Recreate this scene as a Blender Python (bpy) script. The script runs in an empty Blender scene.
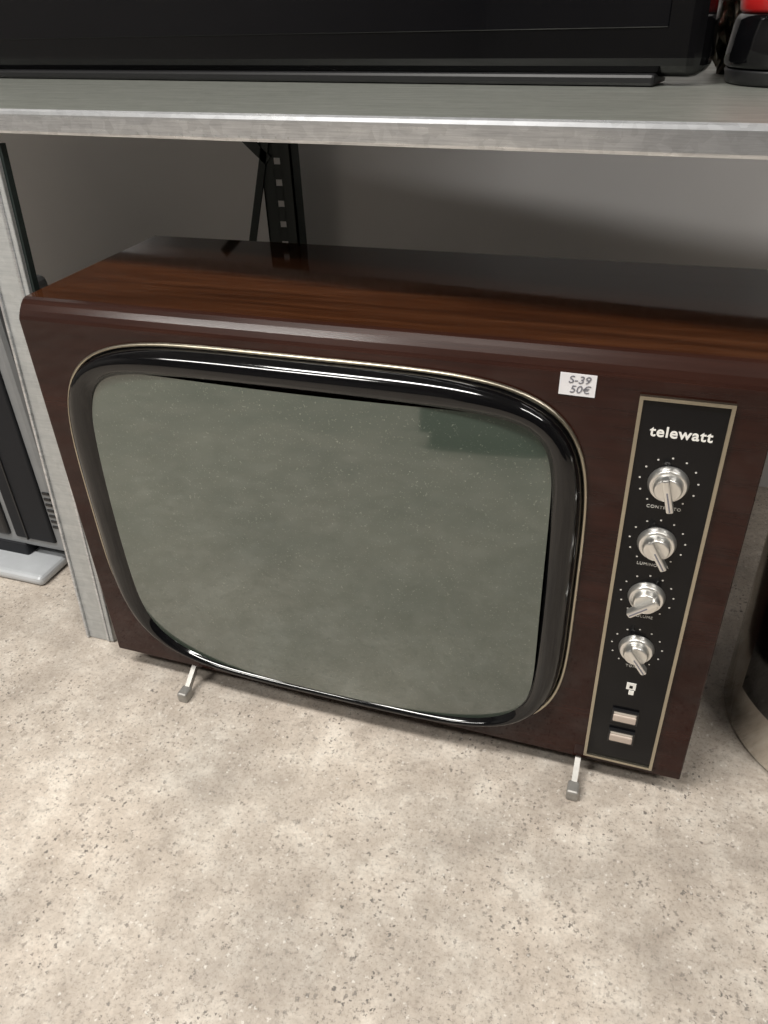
import bpy, bmesh, math, random
from mathutils import Matrix, Vector
random.seed(4)
scn=bpy.context.scene
scn.view_settings.view_transform='Standard'
scn.view_settings.look='None'
scn.view_settings.exposure=0.0
COL=bpy.context.collection

# ---------------------------------------------------------------- helpers
def empty(name,loc=(0,0,0),rz=0.0,rx=0.0,ry=0.0):
    e=bpy.data.objects.new(name,None);e.empty_display_size=.05
    COL.objects.link(e);e.location=loc;e.rotation_euler=(rx,ry,rz);return e
def link(ob,parent=None,mat=None):
    if ob.name not in COL.objects: COL.objects.link(ob)
    if parent: ob.parent=parent
    if mat is not None:
        ob.data.materials.clear();ob.data.materials.append(mat)
    return ob
def mesh(name,vs,fs,parent=None,mat=None,smooth=False):
    m=bpy.data.meshes.new(name);m.from_pydata([tuple(v) for v in vs],[],fs);m.update()
    if smooth:
        for p in m.polygons:p.use_smooth=True
    o=bpy.data.objects.new(name,m);return link(o,parent,mat)
def box(name,a,b,parent=None,mat=None,bev=0.0,seg=2):
    bm=bmesh.new();bmesh.ops.create_cube(bm,size=1)
    for v in bm.verts:
        v.co=Vector([(p+q)/2+c*(q-p) for p,q,c in zip(a,b,v.co)])
    if bev>0: bmesh.ops.bevel(bm,geom=bm.edges[:],offset=bev,segments=seg,profile=.5,affect='EDGES')
    m=bpy.data.meshes.new(name);bm.to_mesh(m);bm.free()
    o=bpy.data.objects.new(name,m)
    return link(o,parent,mat)
def cyl(name,c,r1,r2,h,axis='Z',parent=None,mat=None,n=48,bev=0.0,smooth=True):
    bm=bmesh.new();bmesh.ops.create_cone(bm,cap_ends=True,segments=n,radius1=r1,radius2=r2,depth=h)
    if bev>0:
        es=[e for e in bm.edges if abs(e.verts[0].co.z-e.verts[1].co.z)<1e-6 and len(e.link_faces)==2]
        bmesh.ops.bevel(bm,geom=es,offset=bev,segments=2,profile=.5,affect='EDGES')
    R=Matrix.Identity(4)
    if axis=='-Y': R=Matrix.Rotation(math.radians(90),4,'X')   # +z -> -y
    if axis=='X': R=Matrix.Rotation(math.radians(90),4,'Y')
    bmesh.ops.transform(bm,matrix=Matrix.Translation(c)@R,verts=bm.verts)
    m=bpy.data.meshes.new(name);bm.to_mesh(m);bm.free()
    if smooth:
        for p in m.polygons:p.use_smooth=len(p.vertices)<=4
    o=bpy.data.objects.new(name,m);return link(o,parent,mat)
def loft(name,rings,parent=None,mat=None,cap=False,smooth=True,closed=True):
    vs=[];fs=[];n=len(rings[0])
    for r in rings: vs+=r
    for i in range(len(rings)-1):
        for j in range(n if closed else n-1):
            k=(j+1)%n
            fs.append((i*n+j,i*n+k,(i+1)*n+k,(i+1)*n+j))
    if cap: fs.append(tuple(range((len(rings)-1)*n,len(rings)*n)))
    o=mesh(name,vs,fs,parent,mat,smooth)
    bm=bmesh.new();bm.from_mesh(o.data);bmesh.ops.recalc_face_normals(bm,faces=bm.faces);bm.to_mesh(o.data);bm.free()
    return o
def extr_x(name,prof,x0,x1,parent=None,mat=None):
    n=len(prof);vs=[(x0,y,z) for y,z in prof]+[(x1,y,z) for y,z in prof]
    fs=[(i,(i+1)%n,n+(i+1)%n,n+i) for i in range(n)]+[tuple(range(n)),tuple(range(2*n-1,n-1,-1))]
    o=mesh(name,vs,fs,parent,mat)
    bm=bmesh.new();bm.from_mesh(o.data);bmesh.ops.recalc_face_normals(bm,faces=bm.faces);bm.to_mesh(o.data);bm.free()
    return o
def text(name,s,loc,size,parent,mat,bold=0.0,ext=.0002,rot=(math.pi/2,0,0),ax='CENTER',sx=1.0,shear=0,sp=1.0):
    c=bpy.data.curves.new(name,'FONT');c.body=s;c.size=size;c.align_x=ax;c.align_y='CENTER'
    c.extrude=ext;c.offset=bold;c.shear=shear;c.space_character=sp
    o=bpy.data.objects.new(name,c);COL.objects.link(o);o.location=loc;o.rotation_euler=rot;o.scale=(sx,1,1)
    o.parent=parent;c.materials.append(mat);return o

# ---------------------------------------------------------------- materials
def new(name):
    m=bpy.data.materials.new(name);m.use_nodes=True
    nt=m.node_tree;b=nt.nodes['Principled BSDF'];return m,nt,b
def N(nt,t,**k):
    n=nt.nodes.new(t)
    for a,v in k.items():
        if a.startswith('i_'): n.inputs[a[2:].replace('_',' ')].default_value=v
        else: setattr(n,a,v)
    return n
def coords(nt,scale=(1,1,1),kind='Object',rot=(0,0,0)):
    t=N(nt,'ShaderNodeTexCoord');m=N(nt,'ShaderNodeMapping');m.inputs['Scale'].default_value=scale;m.inputs['Rotation'].default_value=rot
    nt.links.new(t.outputs[kind],m.inputs['Vector']);return m.outputs['Vector']
def noise(nt,vec,scale,detail=4,rough=.6):
    n=N(nt,'ShaderNodeTexNoise');n.inputs['Scale'].default_value=scale;n.inputs['Detail'].default_value=detail;n.inputs['Roughness'].default_value=rough
    nt.links.new(vec,n.inputs['Vector']);return n.outputs['Fac']
def ramp(nt,fac,stops,interp='LINEAR'):
    r=N(nt,'ShaderNodeValToRGB');r.color_ramp.interpolation=interp
    el=r.color_ramp.elements
    while len(el)<len(stops): el.new(.5)
    for e,(p,c) in zip(el,stops):
        e.position=p;e.color=(c[0],c[1],c[2],1) if not isinstance(c,(int,float)) else (c,c,c,1)
    nt.links.new(fac,r.inputs['Fac']);return r.outputs['Color']
def mix(nt,fac,a,b,mode='MIX'):
    m=N(nt,'ShaderNodeMix');m.data_type='RGBA';m.blend_type=mode
    for s,v in ((0,fac),(6,a),(7,b)):
        if isinstance(v,(int,float)): m.inputs[s].default_value=v
        elif isinstance(v,tuple): m.inputs[s].default_value=(*v,1)
        else: nt.links.new(v,m.inputs[s])
    return m.outputs[2]
def bump(nt,b,h,strength=.2,dist=.001):
    n=N(nt,'ShaderNodeBump');n.inputs['Strength'].default_value=strength;n.inputs['Distance'].default_value=dist
    nt.links.new(h,n.inputs['Height']);nt.links.new(n.outputs['Normal'],b.inputs['Normal'])
def simple(name,col,rough=.5,metal=0,coat=0,var=.06,vscale=30,spec=.5):
    m,nt,b=new(name);v=coords(nt)
    f=noise(nt,v,vscale,3)
    c=ramp(nt,f,[(.3,tuple(x*(1-var) for x in col)),(.7,tuple(min(1,x*(1+var)) for x in col))])
    nt.links.new(c,b.inputs['Base Color']);b.inputs['Roughness'].default_value=rough;b.inputs['Metallic'].default_value=metal
    b.inputs['Coat Weight'].default_value=coat;b.inputs['Coat Roughness'].default_value=.04
    b.inputs['Specular IOR Level'].default_value=spec
    return m
def wood(name,dark,mid,light,rough=.09,spec=.5):
    m,nt,b=new(name)
    v=coords(nt,(1.6,26,26));f=noise(nt,v,3.0,6,.65)
    v2=coords(nt,(4,190,190));g=noise(nt,v2,3.0,4,.7)
    v3=coords(nt,(1.2,5,5));h=noise(nt,v3,2.2,2,.5)
    c1=ramp(nt,f,[(.32,dark),(.52,mid),(.72,light)])
    c2=ramp(nt,g,[(.3,.80),(.6,1.0)])
    c3=ramp(nt,h,[(.3,.75),(.7,1.15)])
    c=mix(nt,1.0,c1,c2,'MULTIPLY');c=mix(nt,1.0,c,c3,'MULTIPLY')
    nt.links.new(c,b.inputs['Base Color'])
    b.inputs['Roughness'].default_value=rough;b.inputs['Specular IOR Level'].default_value=spec
    return m
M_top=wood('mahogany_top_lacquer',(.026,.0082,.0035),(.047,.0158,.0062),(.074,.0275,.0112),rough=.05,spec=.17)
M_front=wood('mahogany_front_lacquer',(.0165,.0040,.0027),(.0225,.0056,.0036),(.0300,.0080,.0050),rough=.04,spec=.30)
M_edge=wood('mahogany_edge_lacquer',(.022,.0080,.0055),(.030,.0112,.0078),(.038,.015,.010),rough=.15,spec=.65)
M_blackgloss=simple('black_gloss_plastic',(.003,.003,.0035),.08,spec=.5)
M_black=simple('black_satin_plastic',(.010,.010,.011),.4)
M_panelblack=simple('black_anodised_panel',(.0035,.0035,.0045),.18,spec=.26)
M_champ=simple('champagne_metal_trim',(.48,.44,.35),.35,metal=1)
M_alu=simple('brushed_aluminium',(.34,.33,.31),.45,metal=.6,var=.12,vscale=120)
M_chrome=simple('polished_knob_metal',(.80,.79,.76),.30,metal=.9)
M_foil=simple('dark_foil',(.16,.14,.11),.30,metal=1,var=.6,vscale=60)
M_white=simple('white_print',(.85,.84,.80),.6)
M_paper=simple('sticker_paper',(.78,.77,.79),.6)
M_ink=simple('pen_ink',(.18,.18,.21),.6)
M_button=simple('pale_button',(.50,.42,.36),.35)
M_dot=simple('scale_print',(.65,.64,.60),.6)
def mk_glass():
    m,nt,b=new('crt_phosphor_glass')
    v=coords(nt);f=noise(nt,v,4,3)
    c=ramp(nt,f,[(.3,(.038,.051,.043)),(.7,(.052,.067,.056))])
    d=noise(nt,coords(nt),420,2,.8)
    c2=ramp(nt,d,[(.62,0.0),(.74,1.0)])
    cc=mix(nt,c2,c,(.17,.18,.155))
    nt.links.new(cc,b.inputs['Base Color'])
    b.inputs['Roughness'].default_value=.4
    b.inputs['Coat Weight'].default_value=1.0;b.inputs['Coat Roughness'].default_value=.05;b.inputs['Coat IOR'].default_value=1.9
    b.inputs['Coat Tint'].default_value=(.93,1,.94,1)
    return m
M_glass=mk_glass()
def galv(name,a,b_,rough=.38,metal=.85,streak=False,sp=.93):
    m,nt,b=new(name)
    vo=N(nt,'ShaderNodeTexVoronoi');vo.inputs['Scale'].default_value=130
    nt.links.new(coords(nt,(1,1,1)),vo.inputs['Vector'])
    f=noise(nt,coords(nt,(2.5,14,60) if streak else (1,1,1)),6,6,.75)
    c1=ramp(nt,f,[(.3,a),(.7,b_)])
    s=N(nt,'ShaderNodeSeparateColor');nt.links.new(vo.outputs['Color'],s.inputs['Color'])
    c2=ramp(nt,s.outputs[0],[(0,sp),(1,1.04)])
    nt.links.new(mix(nt,1.0,c1,c2,'MULTIPLY'),b.inputs['Base Color'])
    r=ramp(nt,f,[(.3,rough+.12),(.7,rough-.06)])
    nt.links.new(r,b.inputs['Roughness']);b.inputs['Metallic'].default_value=metal
    return m
M_galv=galv('galvanised_steel',(.44,.45,.47),(.80,.82,.84),.30,.8,True,.88)
M_galvdull=galv('dull_galvanised_steel',(.40,.41,.41),(.52,.53,.52),.5,.4,True)
M_deck=galv('worn_shelf_deck',(.17,.178,.158),(.28,.288,.262),.38,.4,True)
M_green=simple('dark_green_paint',(.014,.022,.020),.5)
M_silver=simple('silver_plastic',(.24,.25,.26),.4,metal=.3)
M_silverl=simple('light_silver_plastic',(.50,.52,.54),.35,metal=.2)
M_grille=simple('speaker_grille_black',(.008,.009,.012),.6,spec=.3)
M_steel=simple('stainless_steel',(.72,.68,.62),.16,metal=1,var=.03)
M_red=simple('red_plastic',(.45,.015,.015),.3,coat=.5)
M_cab=simple('reflection_cabinet_dark',(.055,.053,.056),.4,var=.1,vscale=5)
def mk_floor():
    m,nt,b=new('worn_concrete')
    v=coords(nt)
    big=noise(nt,v,4.5,6,.65);mid=noise(nt,v,15,9,.80);fine=noise(nt,v,260,5,.8);cl=noise(nt,v,9,4,.6)
    base=ramp(nt,mid,[(.36,(.405,.35,.295)),(.50,(.515,.455,.392)),(.62,(.65,.595,.525))])
    bg=ramp(nt,big,[(.38,(.77,.77,.77)),(.62,(1.06,1.05,1.04))])
    c=mix(nt,1.0,base,bg,'MULTIPLY')
    fg=ramp(nt,fine,[(.34,.55),(.47,1.0),(.7,1.07)])
    c=mix(nt,1.0,c,fg,'MULTIPLY')
    clump=ramp(nt,cl,[(.40,.35),(.58,1.0)])
    def pebbles(c,scale,thr,size,dark,light,seed,soft=.04,amt=1.0,clumped=True):
        dis=N(nt,'ShaderNodeTexNoise');dis.inputs['Scale'].default_value=scale*2.6
        off=N(nt,'ShaderNodeMapping');off.inputs['Location'].default_value=(seed,seed*2.3,0)
        nt.links.new(v,off.inputs['Vector']);nt.links.new(off.outputs[0],dis.inputs['Vector'])
        sb=N(nt,'ShaderNodeVectorMath',operation='SUBTRACT');nt.links.new(dis.outputs['Color'],sb.inputs[0]);sb.inputs[1].default_value=(.5,.5,.5)
        sc=N(nt,'ShaderNodeVectorMath',operation='SCALE');nt.links.new(sb.outputs[0],sc.inputs[0]);sc.inputs['Scale'].default_value=1.3/scale
        ad=N(nt,'ShaderNodeVectorMath',operation='ADD');nt.links.new(off.outputs[0],ad.inputs[0]);nt.links.new(sc.outputs[0],ad.inputs[1])
        vo=N(nt,'ShaderNodeTexVoronoi');vo.inputs['Scale'].default_value=scale
        nt.links.new(ad.outputs[0],vo.inputs['Vector'])
        s=N(nt,'ShaderNodeSeparateColor');nt.links.new(vo.outputs['Color'],s.inputs['Color'])
        sel=ramp(nt,s.outputs[0],[(thr-.01,0.0),(thr,1.0)])
        dm=ramp(nt,vo.outputs['Distance'],[(size-soft,amt),(size+soft,0.0)])
        mk=mix(nt,1.0,sel,dm,'MULTIPLY')
        if clumped: mk=mix(nt,1.0,mk,clump,'MULTIPLY')
        colr=ramp(nt,s.outputs[1],[(0,dark),(1,light)])
        return mix(nt,mk,c,colr)
    c=pebbles(c,85,.76,.32,(.27,.235,.20),(.46,.40,.34),3.1,.08,.8)
    c=pebbles(c,150,.80,.31,(.11,.10,.09),(.32,.28,.24),7.7,.06,.95)
    c=pebbles(c,240,.78,.32,(.07,.06,.055),(.25,.22,.19),11.3,.06,.95)
    c=pebbles(c,200,.88,.26,(.68,.65,.60),(.78,.75,.70),17.9,.08,.6,False)
    nt.links.new(c,b.inputs['Base Color'])
    rr=ramp(nt,mid,[(.3,.62),(.7,.45)]);nt.links.new(rr,b.inputs['Roughness'])
    bump(nt,b,fine,.3,.0008)
    return m
M_floor=mk_floor()
M_wall=simple('painted_wall',(.80,.79,.79),.7,var=.04,vscale=3)
M_wallb=simple('painted_wall_dark',(.13,.125,.12),.7,var=.05,vscale=2)
M_ceil=simple('ceiling_paint',(.25,.245,.24),.8,vscale=2)

# ---------------------------------------------------------------- room
box('floor',(-3.2,-3.6,-.1),(3.2,1.42,0),mat=M_floor)
box('wall_back',(-3.2,1.30,0),(3.2,1.42,2.8),mat=M_wall)
box('wall_front',(-3.2,-3.6,0),(3.2,-3.5,2.8),mat=M_wallb)
box('wall_left',(-3.3,-3.5,0),(-3.2,1.3,2.8),mat=M_wallb)
box('wall_right',(3.2,-3.5,0),(3.3,1.3,2.8),mat=M_wallb)
box('ceiling',(-3.3,-3.6,2.8),(3.3,1.42,2.9),mat=M_ceil)

# unseen dark cabinet, added behind the camera to darken reflections
sc=empty('reflection_cabinet',(0.55,-.90,0))
box('carcass',(-.95,-.30,.06),(.95,.30,1.35),sc,M_cab,.004)
box('plinth',(-.92,-.28,0),(.92,.26,.06),sc,M_black)
for i in range(4):
    box(f'door_{i}',(-.945+i*.473,.30,.07),(-.945+i*.473+.467,.32,1.34),sc,M_cab,.003)
    box(f'handle_{i}',(-.945+i*.473+(.42 if i%2==0 else .03),.32,.65),(-.945+i*.473+(.435 if i%2==0 else .045),.345,.83),sc,M_alu,.003)

# ---------------------------------------------------------------- vintage TV
tv=empty('vintage_television',(0,0,0))
FY=.597
prof=[(FY+.004,.030),(FY,.034),(FY,.482),(FY+.0015,.4855),(FY+.0045,.4905),(FY+.0085,.4955),(FY+.0125,.499),(FY+.0165,.5005),(.850,.5005),(.853,.4975),(.853,.030)]
cab=extr_x('cabinet',prof,-.602,.101,tv,M_front)
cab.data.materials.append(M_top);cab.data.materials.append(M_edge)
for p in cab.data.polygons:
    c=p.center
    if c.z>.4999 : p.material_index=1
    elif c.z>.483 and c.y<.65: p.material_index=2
bv=cab.modifiers.new('b','BEVEL');bv.width=.0015;bv.segments=2;bv.limit_method='ANGLE';bv.angle_limit=math.radians(50)
box('back_cover',(-.52,.853,.07),(.02,.96,.44),tv,M_black,.03,3)
def sup(cx,cz,a,b,nf,Y,K=200):
    out=[]
    for i in range(K):
        t=2*math.pi*i/K;c=math.cos(t);s=math.sin(t)
        n=nf(t) if callable(nf) else nf
        r=(abs(c)**n+abs(s)**n)**(-1/n)
        out.append((cx+a*r*c,Y,cz+b*r*s))
    return out
OC=(-.3025,.2590);GC=(-.2980,.2510)
nO=lambda t:4.4+.55*math.sin(t)+.4*math.cos(t)
nG=lambda t:6.8+2.3*math.sin(t)+.4*math.cos(t)
GA,GB=.2380,.1916
def ring(k,Y,da=0,db=0):
    cx=OC[0]*(1-k)+GC[0]*k;cz=OC[1]*(1-k)+GC[1]*k
    a=.2715*(1-k)+GA*k;b=.2125*(1-k)+GB*k
    return sup(cx,cz,a+da,b+db,lambda t:nO(t)*(1-k)+nG(t)*k,Y)
loft('screen_trim',[ring(0,FY+.001,.0026,.0026),ring(0,FY-.003,.0026,.0026),ring(0,FY-.004,.0019,.0019),ring(0,FY-.004,0,0),ring(0,FY+.001,-.001,-.001)],tv,M_champ)
loft('screen_bezel',[ring(0,FY,-.001,-.001),ring(0,.594,-.001,-.001),ring(.06,.5905,-.001,-.001),ring(.16,.5865),ring(.28,.5828),ring(.42,.5804),ring(.56,.5795),ring(.70,.5800),ring(.82,.5815),ring(.93,.5840),ring(1.0,.5865),ring(1.0,.5880,-.001,-.001),ring(1.0,.5960,-.001,-.001)],tv,M_blackgloss)
rs=[];Lr=18
for i in range(Lr):
    k=1-i/Lr
    r=[]
    for (x,y,z) in sup(GC[0],GC[1],GA*k,GB*k,lambda t:max(nG(t)*k+2.2*(1-k),2.2),0):
        dx=(x-GC[0])/GA;dz=(z-GC[1])/GB
        r.append((x,.5925-.022*(1-(dx*dx*.5+dz*dz*.5)),z))
    rs.append(r)
loft('picture_tube',rs,tv,M_glass,cap=True)

# control panel
px0,px1,pz0,pz1=0.0,.071,.042,.470
def frame(name,x0,x1,z0,z1,w,y0,y1,parent,mat):
    def rect(d,Y): return [(x0+d,Y,z0+d),(x1-d,Y,z0+d),(x1-d,Y,z1-d),(x0+d,Y,z1-d)]
    return loft(name,[rect(0,y0),rect(0,y1),rect(w,y1),rect(w,y0)],parent,mat,smooth=False)
frame('control_panel_frame',px0,px1,pz0,pz1,.0030,FY+.001,FY-.004,tv,M_champ)
box('control_panel',(px0+.002,FY-.0015,pz0+.002),(px1-.002,FY+.002,pz1-.002),tv,M_panelblack)
PY=FY-.0018
text('brand_lettering','telewatt',(.0355,PY,.4395),.0132,tv,M_white,bold=.00026,sp=1.08)
kn=[(.395,-75,'CONTRASTO'),(.334,-60,'LUMINOSITA'),(.2735,-140,'VOLUME'),(.209,-55,'TONO')]
for i,(kz,ang,lab) in enumerate(kn,1):
    kx=.0330
    kz-=.002
    cyl(f'knob_skirt_{i}',(kx,FY-.0045,kz),.0168,.0146,.006,'-Y',tv,M_chrome,bev=.0006)
    cyl(f'knob_body_{i}',(kx,FY-.0105,kz),.0128,.0105,.008,'-Y',tv,M_chrome,bev=.001)
    g=box(f'knob_grip_{i}',(-.0135,-.0045,-.0030),(.0180,.0045,.0030),tv,M_chrome,.0014)
    g.location=(kx,FY-.0165,kz);g.rotation_euler=(0,-math.radians(ang),0)
    g2=box(f'knob_pointer_{i}',(-.002,-.0049,-.0006),(.0165,-.0042,.0006),tv,M_ink)
    g2.location=(kx,FY-.0165,kz);g2.rotation_euler=(0,-math.radians(ang),0)
    vs=[];fs=[]
    for j in range(11):
        a=math.radians(232-j*28.4)
        cx,cz=kx+.0232*math.cos(a),kz+.001+.0232*math.sin(a)
        b0=len(vs)
        for q in range(8):
            t=2*math.pi*q/8;vs.append((cx+.0009*math.cos(t),PY,cz+.0009*math.sin(t)))
        fs.append(tuple(range(b0,b0+8)))
    mesh(f'scale_dots_{i}',vs,fs,tv,M_dot)
    text(f'knob_label_{i}',lab,(kx,PY,kz-.0240),.0042,tv,M_dot,sp=1.15)
box('emblem_1',(.0305,PY-.0003,.1515),(.0395,PY+.001,.1605),tv,M_white)
box('emblem_2',(.0335,PY-.0006,.1535),(.0365,PY+.001,.1570),tv,M_panelblack)
box('emblem_3',(.0335,PY-.0003,.1445),(.0385,PY+.001,.1500),tv,M_white)
for i,z in enumerate((.113,.083),1):
    frame(f'switch_rim_{i}',.0215,.0475,z-.0085,z+.0085,.0015,FY-.001,FY-.005,tv,M_black)
    box(f'switch_key_{i}',(.0230,FY-.0060,z-.0068),(.0460,FY-.001,z+.0025),tv,M_button,.0012)
    box(f'switch_top_{i}',(.0230,FY-.0045,z+.0030),(.0460,FY-.001,z+.0068),tv,M_chrome,.0008)
st=box('price_sticker',(-.0145,-.0003,-.0095),(.0145,.0003,.0095),tv,M_paper)
st.location=(-.049,FY-.0006,.4725);st.rotation_euler=(0,math.radians(1),0)
text('price_code','S-39',(-.048,FY-.0012,.4768),.0090,tv,M_ink,shear=.2,sx=1.1,ext=.0001)
text('price_amount','50€',(-.047,FY-.0012,.4685),.0090,tv,M_ink,shear=.2,sx=1.1,ext=.0001)
for i,x in enumerate((-.491,-.005),1):
    extr_x(f'foot_strut_{i}',[(.566,.007),(.575,.003),(.612,.0285),(.625,.030),(.60,.030)],x-.003,x+.003,tv,M_alu)
    box(f'foot_shoe_{i}',(x-.0065,.562,0),(x+.0065,.579,.015),tv,M_alu,.0025)
for i,x in enumerate((-.52,.02),1):
    box(f'rear_foot_{i}',(x-.01,.80,0),(x+.01,.83,.031),tv,M_black,.002)

# ---------------------------------------------------------------- shelf
sh=empty('metal_shelf',(-.629,.672,0),rz=math.atan2(-.070,.685))
prof=[(0,.6435),(.001,.6410),(.018,.6405),(.018,.6420),(.0022,.6425),(.0015,.645),(.0015,.6595),(.004,.6608),(.52,.6608),(.52,.640),(.5212,.640),(.5212,.6618),(.003,.6622),(.0006,.6608),(-.0004,.658),(-.0004,.656)]
lip=extr_x('shelf_front',prof,-.85,1.15,sh,M_galv)
lip.data.materials.append(M_deck)
for p in lip.data.polygons:
    if abs(p.normal.z)>.9 and p.center.z>.655: p.material_index=1
vs=[];fs=[]
for j in range(14):
    b0=len(vs);x=.17+j*.012
    for q in range(8):
        a=2*math.pi*q/8;vs.append((x+.0009*math.cos(a),-.0006,.6450+.0009*math.sin(a)))
    fs.append(tuple(range(b0,b0+8)))
mesh('rivet_marks',vs,fs,sh,M_galvdull)
for i,(x,y) in enumerate(((-.85,.0),(1.11,.0),(-.85,.47),(1.11,.47)),1):
    box(f'shelf_upright_{i}',(x,y+.002,0),(x+.04,y+.042,1.9),sh,M_galvdull)

gp=empty('slotted_angle_post',(-.597,1.2,0))
box('flange_left',(-.028,0,0),(-.006,.003,1.9),gp,M_green)
box('flange_right',(.006,0,0),(.026,.003,1.9),gp,M_green)
for j in range(60):
    z=.02+j*.032
    box(f'web_{j}',(-.007,0,z),(.007,.003,z+.022),gp,M_green)
box('side_flange_left',(-.028,0,0),(-.025,.03,1.9),gp,M_green)
box('side_flange_right',(.023,0,0),(.026,.03,1.9),gp,M_green)
br=box('brace',(-.006,-.004,-.16),(.006,0,.16),gp,M_green);br.location=(-.042,0,.46);br.rotation_euler=(0,math.radians(16),0)
br=box('brace_upper',(-.008,-.004,-.07),(.008,0,.07),gp,M_green);br.location=(-.065,0,.575);br.rotation_euler=(0,math.radians(-48),0)

lp=empty('steel_post',(-.6425,.632,.0),rx=-math.atan2(.045,.60),ry=math.radians(-.5))
box('post_face',(-.043,0,.002),(0,.0015,.632),lp,M_galvdull)
box('post_side',(-.0015,0,.002),(0,.012,.632),lp,M_galvdull)
box('post_lip',(-.010,-.0015,.002),(-.0070,0,.632),lp,M_galv)
box('post_fold',(-.043,-.003,.002),(-.040,0,.632),lp,M_galv)
box('post_edge',(0,.004,.20),(.0035,.012,.632),lp,M_green)

# ---------------------------------------------------------------- silver CRT at left
cr=empty('crt_television',(-1.080,.75,0))
def rb(name,x0,x1,y0,y1,z0,z1,m,b=.01): return box(name,(x0,y0,z0),(x1,y1,z1),cr,m,b,3)
rb('body',-.28,.290,0,.11,.035,.44,M_silver,.012)
rb('tube_housing',-.20,.10,.09,.34,.08,.34,M_silver,.04)
rb('speaker_panel',.19,.266,-.004,.02,.055,.425,M_grille,.004)
rb('speaker_divider',.213,.216,-.006,.02,.055,.425,M_black,.001)
rb('screen_surround',-.26,.18,-.006,.02,.055,.425,M_black,.006)
rb('screen',-.225,.145,-.010,.02,.09,.39,M_glass,.006)
for j in range(7):
    box(f'vent_{j}',(.2690,-.0016,.085+j*.010),(.280,.001,.089+j*.010),cr,M_black)
rb('base',-.24,.258,-.045,.20,0,.018,M_silverl,.008)
rb('base_neck',-.20,.20,.0,.10,.015,.04,M_grille,.004)

# ---------------------------------------------------------------- flat TV on the shelf
ft=empty('flat_screen_television',(.010,.820,.6625),rz=math.atan2(-.19,.974))
M_scr=simple('flat_screen_glass',(.003,.003,.004),.04,spec=.5)
box('housing',(-1.05,0,.006),(0,.05,.60),ft,M_blackgloss,.016,4)
box('screen',(-1.015,-.0012,.045),(-.035,.01,.565),ft,M_scr,.0008)
box('lower_edge',(-1.03,-.004,.0),(-.04,.04,.010),ft,M_black,.003)

# ---------------------------------------------------------------- coffee pot + foil on the shelf
cp=empty('coffee_maker',(.090,.865,.6625))
cyl('foot',(0,0,.006),.060,.063,.012,'Z',cp,M_black,bev=.002)
cyl('jug',(0,0,.033),.065,.060,.042,'Z',cp,M_blackgloss,bev=.006)
cyl('collar',(0,0,.060),.058,.060,.014,'Z',cp,M_red,bev=.003)
cyl('head',(0,0,.150),.058,.062,.17,'Z',cp,M_red,bev=.01)
box('handle',(.055,-.01,.02),(.09,.01,.09),cp,M_black,.006)
fo=empty('crumpled_foil',(.037,.955,.6625))
bm=bmesh.new();bmesh.ops.create_icosphere(bm,subdivisions=4,radius=.03)
for v in bm.verts:
    d=v.co.normalized()
    k=1+.35*math.sin(9*d.x+5*d.z)*math.cos(11*d.y-4*d.x)+random.uniform(-.08,.08)
    v.co=Vector((d.x*.019*k,d.y*.022*k,max(-.040,d.z*.050*k)))
    v.co.z+=.040
m=bpy.data.meshes.new('foil_ball');bm.to_mesh(m);bm.free()
link(bpy.data.objects.new('foil_ball',m),fo,M_foil)

# ---------------------------------------------------------------- steel bin at right
bn=empty('steel_waste_bin',(.297,.765,0))
def arc(r,z,a0=0,a1=360,n=72): return [(r*math.cos(math.radians(a0+(a1-a0)*i/n)),r*math.sin(math.radians(a0+(a1-a0)*i/n)),z) for i in range(n+(0 if a1-a0==360 else 1))]
loft('bin_body',[arc(.136,0),arc(.142,.002),arc(.145,.008),arc(.145,.355),arc(.142,.360),arc(.135,.360),arc(.135,.02)],bn,M_steel,cap=True)
loft('dark_reflection_panel',[arc(.1452,.070,200,340,60),arc(.1475,.073,200,340,60),arc(.1475,.34,200,340,60),arc(.1452,.344,200,340,60)],bn,M_blackgloss,closed=False)  # black panel standing in for the dark reflection on the steel
loft('lid',[arc(.146,.358),arc(.148,.366),arc(.140,.378),arc(.10,.392),arc(.04,.398)],bn,M_blackgloss,cap=True)

# ---------------------------------------------------------------- lights
def area(name,loc,sx,sy,e,col=(1,.97,.92)):
    l=bpy.data.lights.new(name,'AREA');l.shape='RECTANGLE';l.size=sx;l.size_y=sy;l.energy=e;l.color=col
    o=bpy.data.objects.new(name,l);o.location=loc;COL.objects.link(o);return o
fx=[(-.9,-.40),(1.4,-.5),(-1.9,-1.3)]
for i,(x,y) in enumerate(fx):
    e=empty('ceiling_light' if i==0 else f'ceiling_light.{i:03d}',(x,y,2.76))
    box('lamp_housing',(-.66,-.16,0),(.66,.16,.04),e,M_silverl)
    l=area(f'lamp_{i}',(x,y,2.752),1.3,.3,(78,46,60)[i])
w=bpy.data.worlds.new('world');scn.world=w;w.use_nodes=True
w.node_tree.nodes['Background'].inputs[0].default_value=(.9,.95,1,1);w.node_tree.nodes['Background'].inputs[1].default_value=.15

# ---------------------------------------------------------------- camera
c=bpy.data.cameras.new("camera");c.sensor_width=36;c.lens=780/1024*36;c.clip_start=.01
o=bpy.data.objects.new("camera",c);COL.objects.link(o);scn.camera=o
R=Matrix(((.9457,-.15,.2883),(.3227,.534,-.7816),(-.0369,.832,.5537))).to_quaternion().to_matrix()
o.matrix_world=Matrix.Translation((0,0,.741))@R.to_4x4()
